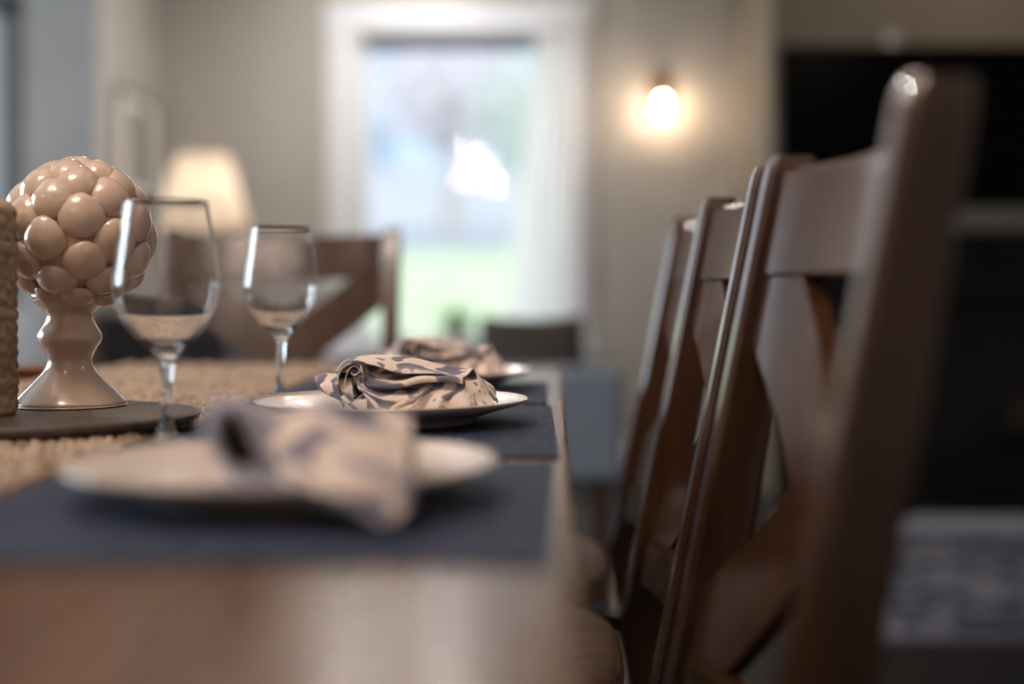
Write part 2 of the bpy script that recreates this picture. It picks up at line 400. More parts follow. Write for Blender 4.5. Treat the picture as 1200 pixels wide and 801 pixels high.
# ------------------------------------------------------------------ outside
def outside():
    lawn = MB(); rows = []
    for i in range(13):
        q = i/12; y = 7.6+q*19; z = -.2+(1.65+.2)*q**.75
        rows.append([(x, y, z+.03*math.sin(x*.9+y)) for x in np.linspace(-16, 12, 29)])
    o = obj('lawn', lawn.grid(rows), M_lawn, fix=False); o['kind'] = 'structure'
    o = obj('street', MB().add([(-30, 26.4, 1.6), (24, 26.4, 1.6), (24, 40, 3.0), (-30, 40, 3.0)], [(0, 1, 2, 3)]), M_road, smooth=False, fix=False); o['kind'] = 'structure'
    gw = tag(obj('garden_wall', MB().box(-20, 10, 34, 34.3, 2.2, 3.7).box(-20.05, 10.05, 33.95, 34.35, 3.7, 3.8), M_walle, bevel=.02), 'long low white garden wall across the street outside the window', 'wall')
    h = thing('house', 'blurred blue-grey house across the street seen through the window', 'house', (-7, 44, 3))
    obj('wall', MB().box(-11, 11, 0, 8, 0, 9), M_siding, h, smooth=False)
    obj('roof', MB().add([(-12, -.8, 9), (12, -.8, 9), (12, 8.8, 9), (-12, 8.8, 9), (-12, 4, 13), (12, 4, 13)], [(0, 1, 5, 4), (2, 3, 4, 5), (0, 4, 3), (1, 2, 5), (0, 3, 2, 1)]), M_roof, h, smooth=False)
    for x in (-7.5, -3.4, 1.2, 5.2, 9):
        for z in (1.2, 5.2):
            f = obj('window', MB().box(x-.9, x+.9, -.08, .02, z, z+2.1), M_walle, h, smooth=False)
            obj('pane', MB().box(x-.78, x+.78, -.12, -.08, z+.12, z+1.98), M_pane2, f, smooth=False)
    obj('door', MB().box(-1.6, -.5, -.1, 0, 0, 2.4), M_roof, h, smooth=False)
    def tree(label, loc, s, mat, seed):
        rnd = random.Random(seed)
        t = thing('tree', label, 'tree', loc, group=None)
        obj('trunk', MB().tube([(0, 0, 0), (.1*s, 0, 1.5*s), (.05*s, .1, 3*s)], [.22*s, .16*s, .08*s]), M_bark, t)
        mb = MB()
        for k in range(900):
            d = Vector((rnd.gauss(0, 1), rnd.gauss(0, 1), rnd.gauss(0, 1))).normalized()*rnd.random()**.4
            p = Vector((d.x*1.7*s, d.y*1.7*s, 3.4*s+d.z*1.5*s))
            a = Vector((rnd.gauss(0, 1), rnd.gauss(0, 1), rnd.gauss(0, 1))).normalized(); b = a.cross(d).normalized() if a.cross(d).length > .01 else Vector((1, 0, 0))
            e = .16*s
            mb.add([p-a*e, p+b*e*.6, p+a*e, p-b*e*.6], [(0, 1, 2, 3)])
        c = obj('crown', mb, mat, t, smooth=False, fix=False); c['kind'] = 'stuff'
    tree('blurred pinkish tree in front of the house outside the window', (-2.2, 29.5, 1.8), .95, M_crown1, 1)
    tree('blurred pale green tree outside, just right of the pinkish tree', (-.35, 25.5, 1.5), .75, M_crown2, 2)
outside()

# ------------------------------------------------------------------ back of the room: lamp, console, picture, sconce
def console():
    t = thing('console_cabinet', 'dark navy low cabinet under the lit table lamp at the back left', 'cabinet', (-1.68, 6.32, 0))
    obj('body', MB().box(-.29, .27, -.2, .2, .12, .76), M_navy, t, bevel=.004)
    obj('top', MB().box(-.31, .29, -.22, .22, .76, .79), M_navy, t, bevel=.004)
    for s in (-1, 1):
        d = obj('door', MB().box(-.01+s*.139-.13, -.01+s*.139+.13, -.218, -.2, .15, .73), M_navy, t, bevel=.003)
        obj('knob', MB().lathe([(.004, 0), (.004, .015), (.013, .02), (.013, .03), (.006, .034)], 14), M_brass, d).matrix_local = Matrix.Translation((-.01+s*.03, -.218, .46)) @ Matrix.Rotation(PI/2, 4, 'X')
    for x in (-.26, .24):
        for y in (-.17, .17): obj('leg', MB().lathe([(.012, 0), (.02, .12)], 12, (x, y, 0)), M_navy, t)
console()
def table_lamp():
    t = thing('table_lamp', 'lit table lamp with a glowing white cone shade, back left corner', 'lamp', (-1.565, 6.32, .79))
    obj('base', MB().lathe([(.075, 0), (.08, .012), (.045, .03), (.03, .05), (.06, .12), (.075, .18), (.06, .24), (.02, .28), (.014, .30)], 28), M_pot, t)
    obj('stem', MB().tube([(0, 0, .29), (0, 0, .50)], .006), M_brass, t)
    obj('lamp_shade', MB().lathe([(.202, .385), (.115, .70)], 40), M_shade, t, solid=0, fix=False)
    sh = t.children[-1]; me = sh.data
    b = bmesh.new(); b.from_mesh(me); bmesh.ops.delete(b, geom=[f for f in b.faces if len(f.verts) > 4], context='FACES'); b.to_mesh(me); b.free()
    sm = sh.modifiers.new('thickness', 'SOLIDIFY'); sm.thickness = .002
    obj('bulb', MB().lathe([(.004, 0), (.02, .02), (.03, .05), (.02, .08), (.004, .09)], 16, (0, 0, .49)), M_lbulb, t)
table_lamp()
def picture():
    t = thing('framed_picture', 'framed drawing with a white mount on the left wall by the lamp', 'picture', (LX, 6.77, 1.57))
    w2, h2 = .33, .255
    mb = MB().box(0, .025, -w2, -w2+.025, -h2, h2).box(0, .025, w2-.025, w2, -h2, h2).box(0, .025, -w2+.025, w2-.025, -h2, -h2+.025).box(0, .025, -w2+.025, w2-.025, h2-.025, h2)
    obj('frame', mb, M_mattefr, t, bevel=.003)
    obj('mount', MB().box(.001, .012, -w2+.02, w2-.02, -h2+.02, h2-.02), M_mount, t, smooth=False)
    obj('drawing', MB().box(.012, .0135, -.12, .14, -.19, .19), M_canvas, t, smooth=False)
picture()
def cabinet_pale():
    t = thing('low_cabinet', 'pale grey low cabinet against the wall behind the ceramic ornament', 'cabinet', (-2.22, 5.97, 0))
    obj('body', MB().box(-.24, .2, -.17, .17, .08, .80), M_pale, t, bevel=.004)
    obj('top', MB().box(-.25, .21, -.18, .18, .80, .83), M_pale, t, bevel=.004)
    obj('plinth', MB().box(-.22, .18, -.14, .17, 0, .08), M_pale, t, bevel=.003)
    for z in (.12, .36, .58):
        d = obj('drawer', MB().box(-.225, .185, -.184, -.17, z, z+.19), M_pale, t, bevel=.003)
        obj('handle', MB().tube([(-.08, -.184, z+.1), (-.08, -.205, z+.1), (.04, -.205, z+.1), (.04, -.184, z+.1)], .004, 8), M_nickel, d)
cabinet_pale()
def sconce():
    X = (775-651)*BY/F; Z = CH+(340-127)*(BY-.13)/F
    t = thing('wall_sconce', 'lit clear-glass wall sconce between the window and the television', 'wall lamp', (X, BY, Z))
    obj('back_plate', MB().box(-.055, .055, -.02, 0, -.02, .19), M_brass, t, bevel=.004)
    obj('arm', MB().tube([(0, -.02, .12), (0, -.07, .135), (0, -.11, .13), (0, -.13, .10)], .007), M_brass, t)
    obj('socket', MB().lathe([(.012, .10), (.022, .095), (.024, .06), (.018, .045)], 20, (0, -.13, 0)), M_brass, t)
    prof = [(.026, .065), (.045, .04), (.056, 0), (.052, -.05), (.040, -.085), (.038, -.085), (.050, -.05), (.054, 0), (.043, .038), (.026, .062)]
    obj('glass_shade', MB().lathe(prof, 28, (0, -.13, 0), closed=True), M_pane, t)
    obj('bulb', MB().lathe([(.008, .045), (.010, .02), (.0165, .008), (.018, -.002), (.012, -.015), (.003, -.02)], 18, (0, -.13, 0)), M_sbulb, t)
sconce()

# ------------------------------------------------------------------ chimney side: television, mantel, fireplace, rug
def television():
    x0 = (914-651)*5.93/F; zt = CH+(340-52)*5.93/F; zb = zt-.69
    t = thing('television', 'large black wall-mounted television above the mantel shelf', 'television', (x0+.61, FY-.002, zb))
    obj('bezel', MB().box(-.61, .61, -.06, -.02, 0, .69), M_black, t, bevel=.004)
    obj('screen', MB().box(-.6, .6, -.0625, -.058, .012, .68), M_screen, t, smooth=False)
    obj('wall_bracket', MB().box(-.2, .2, -.02, 0, .2, .5), M_black, t, bevel=.003)
    s = thing('web_camera', 'small pale camera puck standing on the top edge of the television', 'camera', ((1047-651)*5.95/F, 5.96, zt))
    obj('body', MB().lathe([(.03, 0), (.033, .01), (.03, .045), (.012, .052)], 20), M_pot, s)
    obj('lens', MB().lathe([(.012, 0), (.012, .006)], 16), M_black, s).matrix_local = Matrix.Translation((0, -.028, .025)) @ Matrix.Rotation(PI/2, 4, 'X')
television()
M_mantel = pmat('grey_mantel_paint', lin(108, 104, 98), .6)
def fireplace():
    t = thing('fireplace', 'black slate fireplace with an open firebox under the television', 'fireplace', (2.2, FY, 0))
    mb = MB().box(-1.28, 1.3, -.2, 0, 1.14, 1.23)
    obj('mantel_shelf', mb, M_mantel, t, bevel=.005)['label'] = 'grey mantel shelf'
    obj('mantel_support', MB().box(-1.265, 1.26, -.12, 0, 1.02, 1.14), M_slate, t, bevel=.004)
    # slate facing built of separate slabs round the opening
    op = (-.78, .7, .22, .84)
    xs = [-1.265, -1.02, -.78, -.41, -.04, .33, .7, .98, 1.26]; zs = [.04, .22, .53, .84, 1.02]
    for i in range(8):
        for j in range(4):
            if 2 <= i <= 5 and 1 <= j <= 2: continue
            k = random.random()*.006
            obj('slate_slab', MB().box(xs[i]+.003, xs[i+1]-.003, -.09-k, 0, zs[j]+.003, zs[j+1]-.003), M_slate, t, smooth=False)
    obj('firebox', MB().box(op[0], op[1], -.02, 0, op[2], op[3]), M_soot, t, smooth=False)
    obj('hearth', MB().box(-1.28, 1.3, -.34, 0, 0, .04), M_slate, t, bevel=.004)
    gr = MB()
    for k in range(9): gr.tube([(-.4+k*.09, -.14, .23), (-.4+k*.09, -.14, .36)], .007, 8)
    gr.tube([(-.45, -.14, .28), (.37, -.14, .28)], .007, 8)
    obj('grate', gr, M_black, t)
    for k, (a, z) in enumerate(((.1, .30), (-.15, .33), (.02, .40))):
        obj('log', MB().tube([(-.3, -.06+a*.1, z), (0, -.05, z+.012), (.28, -.06-a*.2, z)], [.04, .045, .038], 12), M_log, t)
fireplace()
def rug():
    t = thing('area_rug', 'faded blue patterned rug with a pale border before the fireplace', 'rug', (2.03, 4.58, 0), math.radians(-1))
    W, L2 = 1.2, .98
    obj('pile', MB().box(-W+.09, W-.09, -L2+.03, L2-.36, .001, .012), M_rug, t, bevel=.003)
    obj('border', MB().box(-W, -W+.09, -L2, L2-.36, .001, .011).box(W-.09, W, -L2, L2-.36, .001, .011)
        .box(-W+.09, W-.09, -L2, -L2+.03, .001, .011), M_rugm, t)['label'] = 'mauve grey rug border'
    obj('end_band', MB().box(-W, W, L2-.36, L2, .001, .011), M_rugb, t)['label'] = 'pale blue-grey rug end band'
rug()

# armchair and cushion behind the table
def armchair():
    t = thing('armchair', 'slate blue armchair seen from behind, past the end of the table', 'armchair', (-.2, 4.5, 0))
    obj('back', MB().box(-.4, .4, -.32, -.16, .33, .665), M_blue, t, bevel=.03, seg=4)
    obj('seat', MB().box(-.30, .30, -.16, .36, .33, .47), M_blue, t, bevel=.03, seg=4)
    for s in (-1, 1):
        obj('arm', MB().box(s*.355-.055, s*.355+.055, -.165, .38, .33, .60), M_blue, t, bevel=.03, seg=4)
        for y in (-.28, .32):
            obj('leg', MB().lathe([(.014, 0), (.022, .34)], 12, (s*.34, y, 0)), M_chair, t)
    # cushion
    mb = MB(); n = 14; rings = []
    for side in (1, -1):
        rows = []
        for i in range(n+1):
            row = []
            for k in range(n+1):
                u = -1+2*i/n; v = -1+2*k/n
                th = .06*((1-u*u)*(1-v*v))**.45
                pinch = 1-.07*(u*u*(1-v*v)+v*v*(1-u*u))
                row.append((u*.185*pinch*(1+.12*-v), side*th, v*.165*pinch))
            rows.append(row)
        mb.grid(rows)
    o = obj('cushion', mb, M_dgrey); o.location = (-.075, 4.435, .652); o.rotation_euler = (math.radians(-6), 0, 0)
    tag(o, 'dark grey woven cushion showing above the back of the blue armchair', 'cushion')
armchair()
def plant():
    t = thing('potted_plant', 'small green plant in a white pot on the window sill', 'plant', (-.50, BY-.09, WH[2]-.02)); t.scale = (1.35, 1.35, 1.3)
    obj('pot', MB().lathe([(.035, 0), (.048, .07), (.05, .08), (.043, .08), (.04, .06)], 20), M_pot, t)
    obj('soil', MB().lathe([(.041, .064), (.041, .07)], 16), M_soil, t)
    rnd = random.Random(3)
    for k in range(26):
        a = rnd.random()*2*PI; r = .02+rnd.random()*.065; h = .11+rnd.random()*.07-r*.4
        ca, sa = math.cos(a), math.sin(a)
        p0 = Vector((ca*.01, sa*.01, .07)); p2 = Vector((ca*r, sa*r, h)); s = Vector((-sa, ca, 0))*.018
        p1 = (p0+p2)/2+Vector((0, 0, .02)); tip = p2+Vector((ca*.02, sa*.02, -.012))
        obj('leaf', MB().add([p0, p1-s, p1+s, p2-s*.8, p2+s*.8, tip], [(0, 2, 1), (1, 2, 4, 3), (3, 4, 5)]), M_green, t, solid=.0008)
plant()

# ------------------------------------------------------------------ ceiling lights and chandelier (above the frame, mirrored in the window)
def downlight(x, y, lab, m=None):
    t = thing('downlight', lab, 'ceiling light', (x, y, CEIL))
    obj('trim_ring', MB().lathe([(.075, 0), (.075, -.006), (.056, -.008), (.052, 0)], 28), M_trim, t)
    obj('lens', MB().lathe([(.05, -.0085), (.05, -.0095)], 24), m or M_spot, t)
for x, y, lab in ((-.9, 6.2, 'recessed ceiling light left of the window in view'), (-.5, 6.35, 'recessed ceiling light right of the window in view')):
    downlight(x, y, lab, M_wspot)
for x, y, lab in ((-1.53, -1.0, 'recessed ceiling light above the rear left of the camera'), (-.26, -1.4, 'recessed ceiling light straight behind the camera'),
                  (1.75, 5.3, 'recessed ceiling light washing the chimney wall over the television'), (-1.2, 4.2, 'recessed ceiling light over the far left of the room'),
                  (1.5, -1.2, 'recessed ceiling light behind and right of the camera'), (.5, -2.0, 'recessed ceiling light near the rear wall, right of centre'), (-2.6, -.2, 'recessed ceiling light over the rear left corner area'),
                  (1.9, 1.5, 'recessed ceiling light right of the dining chairs')):
    downlight(x, y, lab)
def chandelier():
    t = thing('chandelier', 'brass ring chandelier with glowing bulbs above the dining table', 'chandelier', (-.74, 1.0, 2.02))
    obj('rod', MB().tube([(0, 0, .03), (0, 0, .69)], .006), M_brass, t)
    obj('canopy', MB().lathe([(.06, .70), (.06, .69), (.02, .67)], 24), M_brass, t)
    rz = .12
    obj('ring', MB().tube([(.13*math.cos(a), .13*math.sin(a), rz) for a in np.linspace(0, 2*PI, 41)], .006), M_brass, t)
    pos = [(-.17, .05, .17), (.02, -.12, .19), (-.12, -.10, .10), (.06, .12, .11), (-.04, .02, .13), (.15, -.04, .03), (-.16, .06, -.06), (-.09, -.1, -.12), (.2, .05, -.15), (.1, .1, -.05)]
    for x, y, z in pos:
        a = math.atan2(y, x); c, s = math.cos(a)*.13, math.sin(a)*.13
        ar = obj('arm', MB().tube([(0, 0, .30), (c, s, rz), (x, y, z-.03)], .004), M_brass, t)
        obj('candle_sleeve', MB().lathe([(.009, -.03), (.009, .0)], 12, (x, y, z)), M_pot, ar)
        obj('bulb', MB().lathe([(.006, 0), (.012, .01), (.015, .025), (.009, .045), (.001, .058)], 14, (x, y, z)), M_bulb, ar)
chandelier()

# ------------------------------------------------------------------ dining table
TZ = .76
def dining_table():
    t = thing('dining_table', 'long brown wooden dining table laid for a meal', 'table', (-.555, 1.42, 0))
    obj('tabletop', MB().box(-.565, .566, -1.06, 1.06, TZ-.034, TZ), M_table, t, bevel=.006, seg=3)
    for n, bx in (('apron', (.43, .455, -.9, .9)), ('apron', (-.455, -.43, -.9, .9)), ('apron', (-.41, .41, .92, .945)), ('apron', (-.41, .41, -.945, -.92))):
        obj(n, MB().box(bx[0], bx[1], bx[2], bx[3], .65, TZ-.034), M_tableb, t, bevel=.003)
    for x in (-.44, .44):
        for y in (-.93, .93):
            obj('leg', MB().lathe([(.03, 0), (.034, .05), (.028, .1), (.04, .45), (.045, .55), (.032, .58), (.045, .61), (.045, TZ-.034)], 20, (x, y, 0)), M_tableb, t)
dining_table()

# ------------------------------------------------------------------ dining chairs (facing -x, floor at 0, back stiles at the rear)
def rake(z):
    if z > .44: return .0735+.200*(z-.46)
    return .0735+.2*(-.02)+.10*((.44-z)/.44)**1.6
def make_chair(label):
    t = thing('dining_chair', label, 'chair', group='cross-backed dining chairs')
    D, T = .044, .034
    dz = lambda z: .040+.012*max(0, min(1, (1.0-z)/.42))
    yw = .2205
    zs = [0, .1, .2, .3, .38, .44, .5, .56, .62, .7, .78, .86, .93, .985, 1.0, 1.008]
    for s in (-1, 1):
        rings = []
        for z in zs:
            x = rake(z); d = dz(z); yo = 0; D = d
            th = T
            if z > .99: d = D*(.86 if z > 1.005 else .97); th = T*(.8 if z > 1.005 else .95)
            if z < .4: d = D*(.8+.2*z/.4)
            x += (D-d)/2
            y = s*yw
            c = .005
            rings.append([(x+c, y-th/2, z), (x+d-c, y-th/2, z), (x+d, y-th/2+c, z), (x+d, y+th/2-c, z), (x+d-c, y+th/2, z), (x+c, y+th/2, z), (x, y+th/2-c, z), (x, y-th/2+c, z)])
        obj('back_stile', MB().loft(rings), M_chair, t)
    bow = .034
    def bx(y, z): return rake(z)+.012+bow*(1-(y/.21)**2)
    # crest rail
    def rail(z0, z1, th, scoop=0, b=1.0):
        rings = []
        for k in range(25):
            y = -.206+.412*k/24; zt = z1-scoop*(1-(y/.206)**2); q = []
            f = lambda z: rake(z)+.012+b*bow*(1-(y/.21)**2)
            for z, o in ((z0, 0), (z0+.003, -.003), (zt-.005, -.003), (zt, .002), (zt, th-.002), (zt-.005, th+.002), (z0+.003, th+.002), (z0, th)):
                q.append((f(z)+o, y, z))
            rings.append(q)
        return MB().loft(rings)
    obj('crest_rail', rail(.905, .998, .018, .004), M_chair, t)
    obj('lower_rail', rail(.535, .592, .018, 0, .8), M_chair, t)
    z0, z1 = .590, .907; slope = (z1-z0-.0)/.412; hv = .043/math.cos(math.atan(slope))
    for s, th, off in ((1, .016, 0), (-1, .0145, .0008)):
        rings = []
        for k in range(41):
            y = -.206+.412*k/40; zc = (z0+z1)/2+s*slope*y
            lo = max(zc-hv, z0); hi = min(zc+hv, z1)
            if hi-lo < .004: lo, hi = (z0, z0+.004) if lo <= z0 else (z1-.004, z1)
            q = []
            for j in range(5):
                z = lo+(hi-lo)*j/4; q.append((bx(y, z)+off, y, z))
            for j in range(5):
                z = hi-(hi-lo)*j/4; q.append((bx(y, z)+off+th, y, z))
            rings.append(q)
        obj('cross_bar', MB().loft(rings), M_chair, t)
    # saddle seat, rounded
    n = 48; top = []; rings = []
    def outline(k, inset):
        a = 2*PI*k/n; ca, sa = math.cos(a), math.sin(a)
        p = 3.4; r = (abs(ca)**p+abs(sa)**p)**(-1/p)
        x = -.150+r*ca*(.222-inset); wy = .232+(.012 if ca < 0 else 0)*abs(ca)
        return x, r*sa*(wy-inset)
    prof = [(.014, .474), (.0, .482), (0, .500), (.004, .509), (.014, .514), (.05, .512), (.10, .507), (.16, .505)]
    for ins, z in prof: rings.append([(*outline(k, ins), z) for k in range(n)])
    obj('seat', MB().loft(rings), M_chairs, t)
    for s in (-1, 1):
        obj('front_leg', MB().lathe([(.014, 0), (.018, .1), (.021, .44), (.021, .476)], 14, (-.33, s*.18, 0)), M_chair, t)
        obj('side_stretcher', MB().tube([(-.33, s*.18, .20), (.1, s*.215, .22)], .009), M_chair, t)
        obj('apron', MB().box(-.32, .08, s*.185-.008, s*.185+.008, .427, .476), M_chair, t, bevel=.002)
    obj('front_apron', MB().box(-.33, -.312, -.17, .17, .427, .476), M_chair, t, bevel=.002)
    obj('rear_apron', MB().box(.066, .082, -.205, .205, .427, .476), M_chair, t, bevel=.002)
    obj('cross_stretcher', MB().tube([(-.13, -.19, .208), (-.13, .19, .208)], .008), M_chair, t)
    return t
ch = make_chair('nearest cross-backed brown wooden dining chair, its tall stile large at the right')
ch.location = (.001, .985, 0); ch.rotation_euler = (0, 0, math.radians(.7))
dup(ch, (0.0, 1.535, 0), 0, 'second cross-backed brown dining chair along the right side of the table')
dup(ch, (0.004, 2.035, 0), 0, 'third and farthest cross-backed brown chair along the right side of the table')
hc = dup(ch, (-.553, 2.70, 0), PI/2, 'cross-backed brown dining chair at the far head of the table')

hc.scale = (1, 1, 1.012)
# ------------------------------------------------------------------ linen on the table
def heightfield(name, x0, x1, y0, y1, nx, ny, hf, mat, xf=None, thick=.003):
    xs = np.linspace(x0, x1, nx); ys = np.linspace(y0, y1, ny)
    X, Y = np.meshgrid(xs, ys); Z = hf(X, Y)
    if xf is not None: X, Y = xf(X, Y)
    n = nx*ny
    top = np.stack([X, Y, Z], -1).reshape(-1, 3)
    idx = np.arange(n).reshape(ny, nx)
    f = np.stack([idx[:-1, :-1], idx[:-1, 1:], idx[1:, 1:], idx[1:, :-1]], -1).reshape(-1, 4)
    # skirt to the table
    bd = np.concatenate([idx[0, :], idx[1:, -1], idx[-1, -2::-1], idx[-2:0:-1, 0]])
    low = top[bd].copy(); low[:, 2] = 0.0
    m = len(bd); k = np.arange(m); k2 = (k+1) % m
    sk = np.stack([bd[k], n+k, n+k2, bd[k2]], -1)
    V = np.concatenate([top, low]); Fc = np.concatenate([f, sk])
    me = bpy.data.meshes.new(name); me.vertices.add(len(V)); me.vertices.foreach_set('co', V.ravel())
    me.loops.add(Fc.size); me.loops.foreach_set('vertex_index', Fc.ravel().astype(np.int32))
    me.polygons.add(len(Fc)); me.polygons.foreach_set('loop_start', np.arange(0, Fc.size, 4)); me.polygons.foreach_set('loop_total', np.full(len(Fc), 4))
    me.update(calc_edges=True); me.validate(); me.polygons.foreach_set('use_smooth', [True]*len(me.polygons))
    me.materials.append(mat)
    o = bpy.data.objects.new(name, me); C.objects.link(o); return o

def runner():
    W = .19; L = 1.02; pitch = .021; pv = .024
    def hf(X, Y):
        u = (X+W)/pitch; r = np.floor(u); fu = u-r
        ph = (Y/pv) + np.where(fu < .5, 1, -1)*(fu-.5)*.9 + .5*(r % 2)
        ridge = np.sqrt(np.clip(np.sin(PI*np.mod(ph, 1)), 0, 1))
        prof = np.sqrt(np.clip(np.sin(PI*np.mod(fu*2, 1)), 0, 1))
        g = np.clip((np.abs(Y)/L-.985)/.015, 0, 1)
        return .0002+g*.005*np.abs(np.sin(PI*X/.032))+.0075*ridge*(.12+.88*prof)+.0006*np.sin(X*230+Y*90)
    def xf(X, Y):
        e = np.clip((np.abs(X)/W-.93)/.07, 0, 1)
        X2 = X+np.sign(X)*e*.004*np.abs(np.sin(PI*Y/pv))
        g = np.clip((np.abs(Y)/L-.985)/.015, 0, 1)
        Y2 = Y+np.sign(Y)*g*.012*np.abs(np.sin(PI*X/.032))
        return X2+.003*np.sin(Y*7), Y2
    o = heightfield('table_runner', -W, W, -L, L, 216, 1000, hf, M_jute, xf)
    o.location = (-.556, 1.42, TZ+.0002)
    tag(o, 'braided natural jute runner along the middle of the table', 'table runner')
runner()

def placemat(label, xr, xl, y0, y1, rz=0):
    # thin woven vinyl mat with slightly proud edge weave
    w2 = (xr-xl)/2; h2 = (y1-y0)/2
    o = obj('placemat', MB().box(-w2, w2, -h2, h2, 0, .0022), M_mat, bevel=.0008)
    o.location = ((xl+xr)/2, (y0+y1)/2, TZ+.0002); o.rotation_euler = (0, 0, rz)
    tag(o, label, 'placemat', 'navy woven placemats')
placemat('nearest dark blue woven placemat, under the blurred front plate', -.002, -.353, .690, 1.088)
placemat('middle dark blue woven placemat, under the plate in sharp focus', -.001, -.350, 1.126, 1.628, math.radians(.9))
placemat('farthest dark blue woven placemat, under the third plate', -.011, -.358, 1.668, 2.05, math.radians(.3))

def make_plate(label):
    t = thing('dinner_plate', label, 'plate', group='ivory dinner plates')
    pr = [(.0001, .0055), (.06, .0056), (.078, .0062), (.088, .0095), (.097, .0135), (.118, .0190), (.1335, .0228), (.1350, .0238), (.1357, .0232), (.1350, .0218),
          (.120, .0160), (.098, .0098), (.086, .0055), (.083, .0012), (.0815, 0), (.0795, 0), (.078, .0025), (.0001, .003)]
    obj('body', MB().lathe(pr, 96), M_plate, t, ang=180)
    obj('rim_bead', MB().tube([(.1345*math.cos(a), .1345*math.sin(a), .0232) for a in np.linspace(0, 2*PI, 97)], .0012, 8), M_plate, t)
    return t
PZ = TZ+.0026
p1 = make_plate('nearest ivory plate, blurred, carrying a draped floral napkin'); p1.location = (-.174, .909, PZ)
dup(p1, (-.163, 1.42, PZ), 0, 'middle ivory plate in sharp focus with a folded floral napkin')
dup(p1, (-.165, 1.93, PZ), 0, 'farthest ivory plate, mostly hidden behind the focused napkin')

# ------------------------------------------------------------------ napkins
def cr(p, q):      # catmull-rom through list p (arrays) at parameter q in [0, len-1]
    i = int(min(max(math.floor(q), 0), len(p)-2)); t = q-i
    a = p[max(i-1, 0)]; b = p[i]; c = p[i+1]; d = p[min(i+2, len(p)-1)]
    return .5*((2*b)+(c-a)*t+(2*a-5*b+4*c-d)*t*t+(3*b-a-3*c+d)*t**3)
def resample(row, n):
    P = [np.array(p, float) for p in row]
    S = np.array([cr(P, q) for q in np.linspace(0, len(P)-1, 12*len(P))])
    L = np.concatenate([[0], np.cumsum(np.linalg.norm(np.diff(S, axis=0), axis=1))])
    t = np.linspace(0, L[-1], n)
    return np.stack([np.interp(t, L, S[:, k]) for k in range(3)], -1), L[-1]
class Cloth:
    def __init__(s): s.V = []; s.F = []; s.UV = []; s.n = 0; s.M = []
    def sheet(s, rows, nu=70, nv=22, uv0=(0, 0), wr=.0012, seed=0, uvs=1.0, m=0):
        R = [resample(r, nu) for r in rows]; ln = max(x[1] for x in R)
        rows2 = [x[0] for x in R]
        G = np.array([cr(rows2, q) for q in np.linspace(0, len(rows2)-1, nv)])
        vl = np.concatenate([[0], np.cumsum(np.linalg.norm(np.diff(G.mean(1), axis=0), axis=1))])
        rnd = np.random.RandomState(seed)
        U, Vv = np.meshgrid(np.linspace(0, ln, nu), vl)
        d = np.zeros_like(U)
        for k in range(9):
            fx, fy = rnd.uniform(-160, 160), rnd.uniform(-120, 120); d += np.sin(U*fx+Vv*fy+rnd.uniform(0, 6))/(1+.006*(abs(fx)+abs(fy)))
        d *= wr/3
        # normals
        gu = np.gradient(G, axis=1); gv = np.gradient(G, axis=0); nn = np.cross(gu, gv); nn /= np.linalg.norm(nn, axis=-1, keepdims=True)+1e-9
        G = G+nn*d[..., None]
        b = s.n; idx = np.arange(nu*nv).reshape(nv, nu)+b
        s.V.append(G.reshape(-1, 3)); s.n += nu*nv
        s.M += [m]*((nu-1)*(nv-1))
        s.F.append(np.stack([idx[:-1, :-1], idx[:-1, 1:], idx[1:, 1:], idx[1:, :-1]], -1).reshape(-1, 4))
        s.UV.append(np.stack([U*uvs*6+uv0[0], Vv*uvs*6+uv0[1]], -1).reshape(-1, 2))
    def build(s, name, mat, thick=.0011):
        V = np.concatenate(s.V); Fc = np.concatenate(s.F); UV = np.concatenate(s.UV)
        me = bpy.data.meshes.new(name); me.from_pydata(V.tolist(), [], Fc.tolist()); me.update()
        uv = me.uv_layers.new(name='UVMap'); uv.data.foreach_set('uv', UV[Fc.ravel()].ravel())
        me.polygons.foreach_set('use_smooth', [True]*len(me.polygons)); me.materials.append(mat); me.materials.append(M_floral_r); me.polygons.foreach_set('material_index', s.M)
        o = bpy.data.objects.new(name, me); C.objects.link(o)
        m = o.modifiers.new('thickness', 'SOLIDIFY'); m.thickness = thick; m.offset = 0; m.use_rim = True
        return o

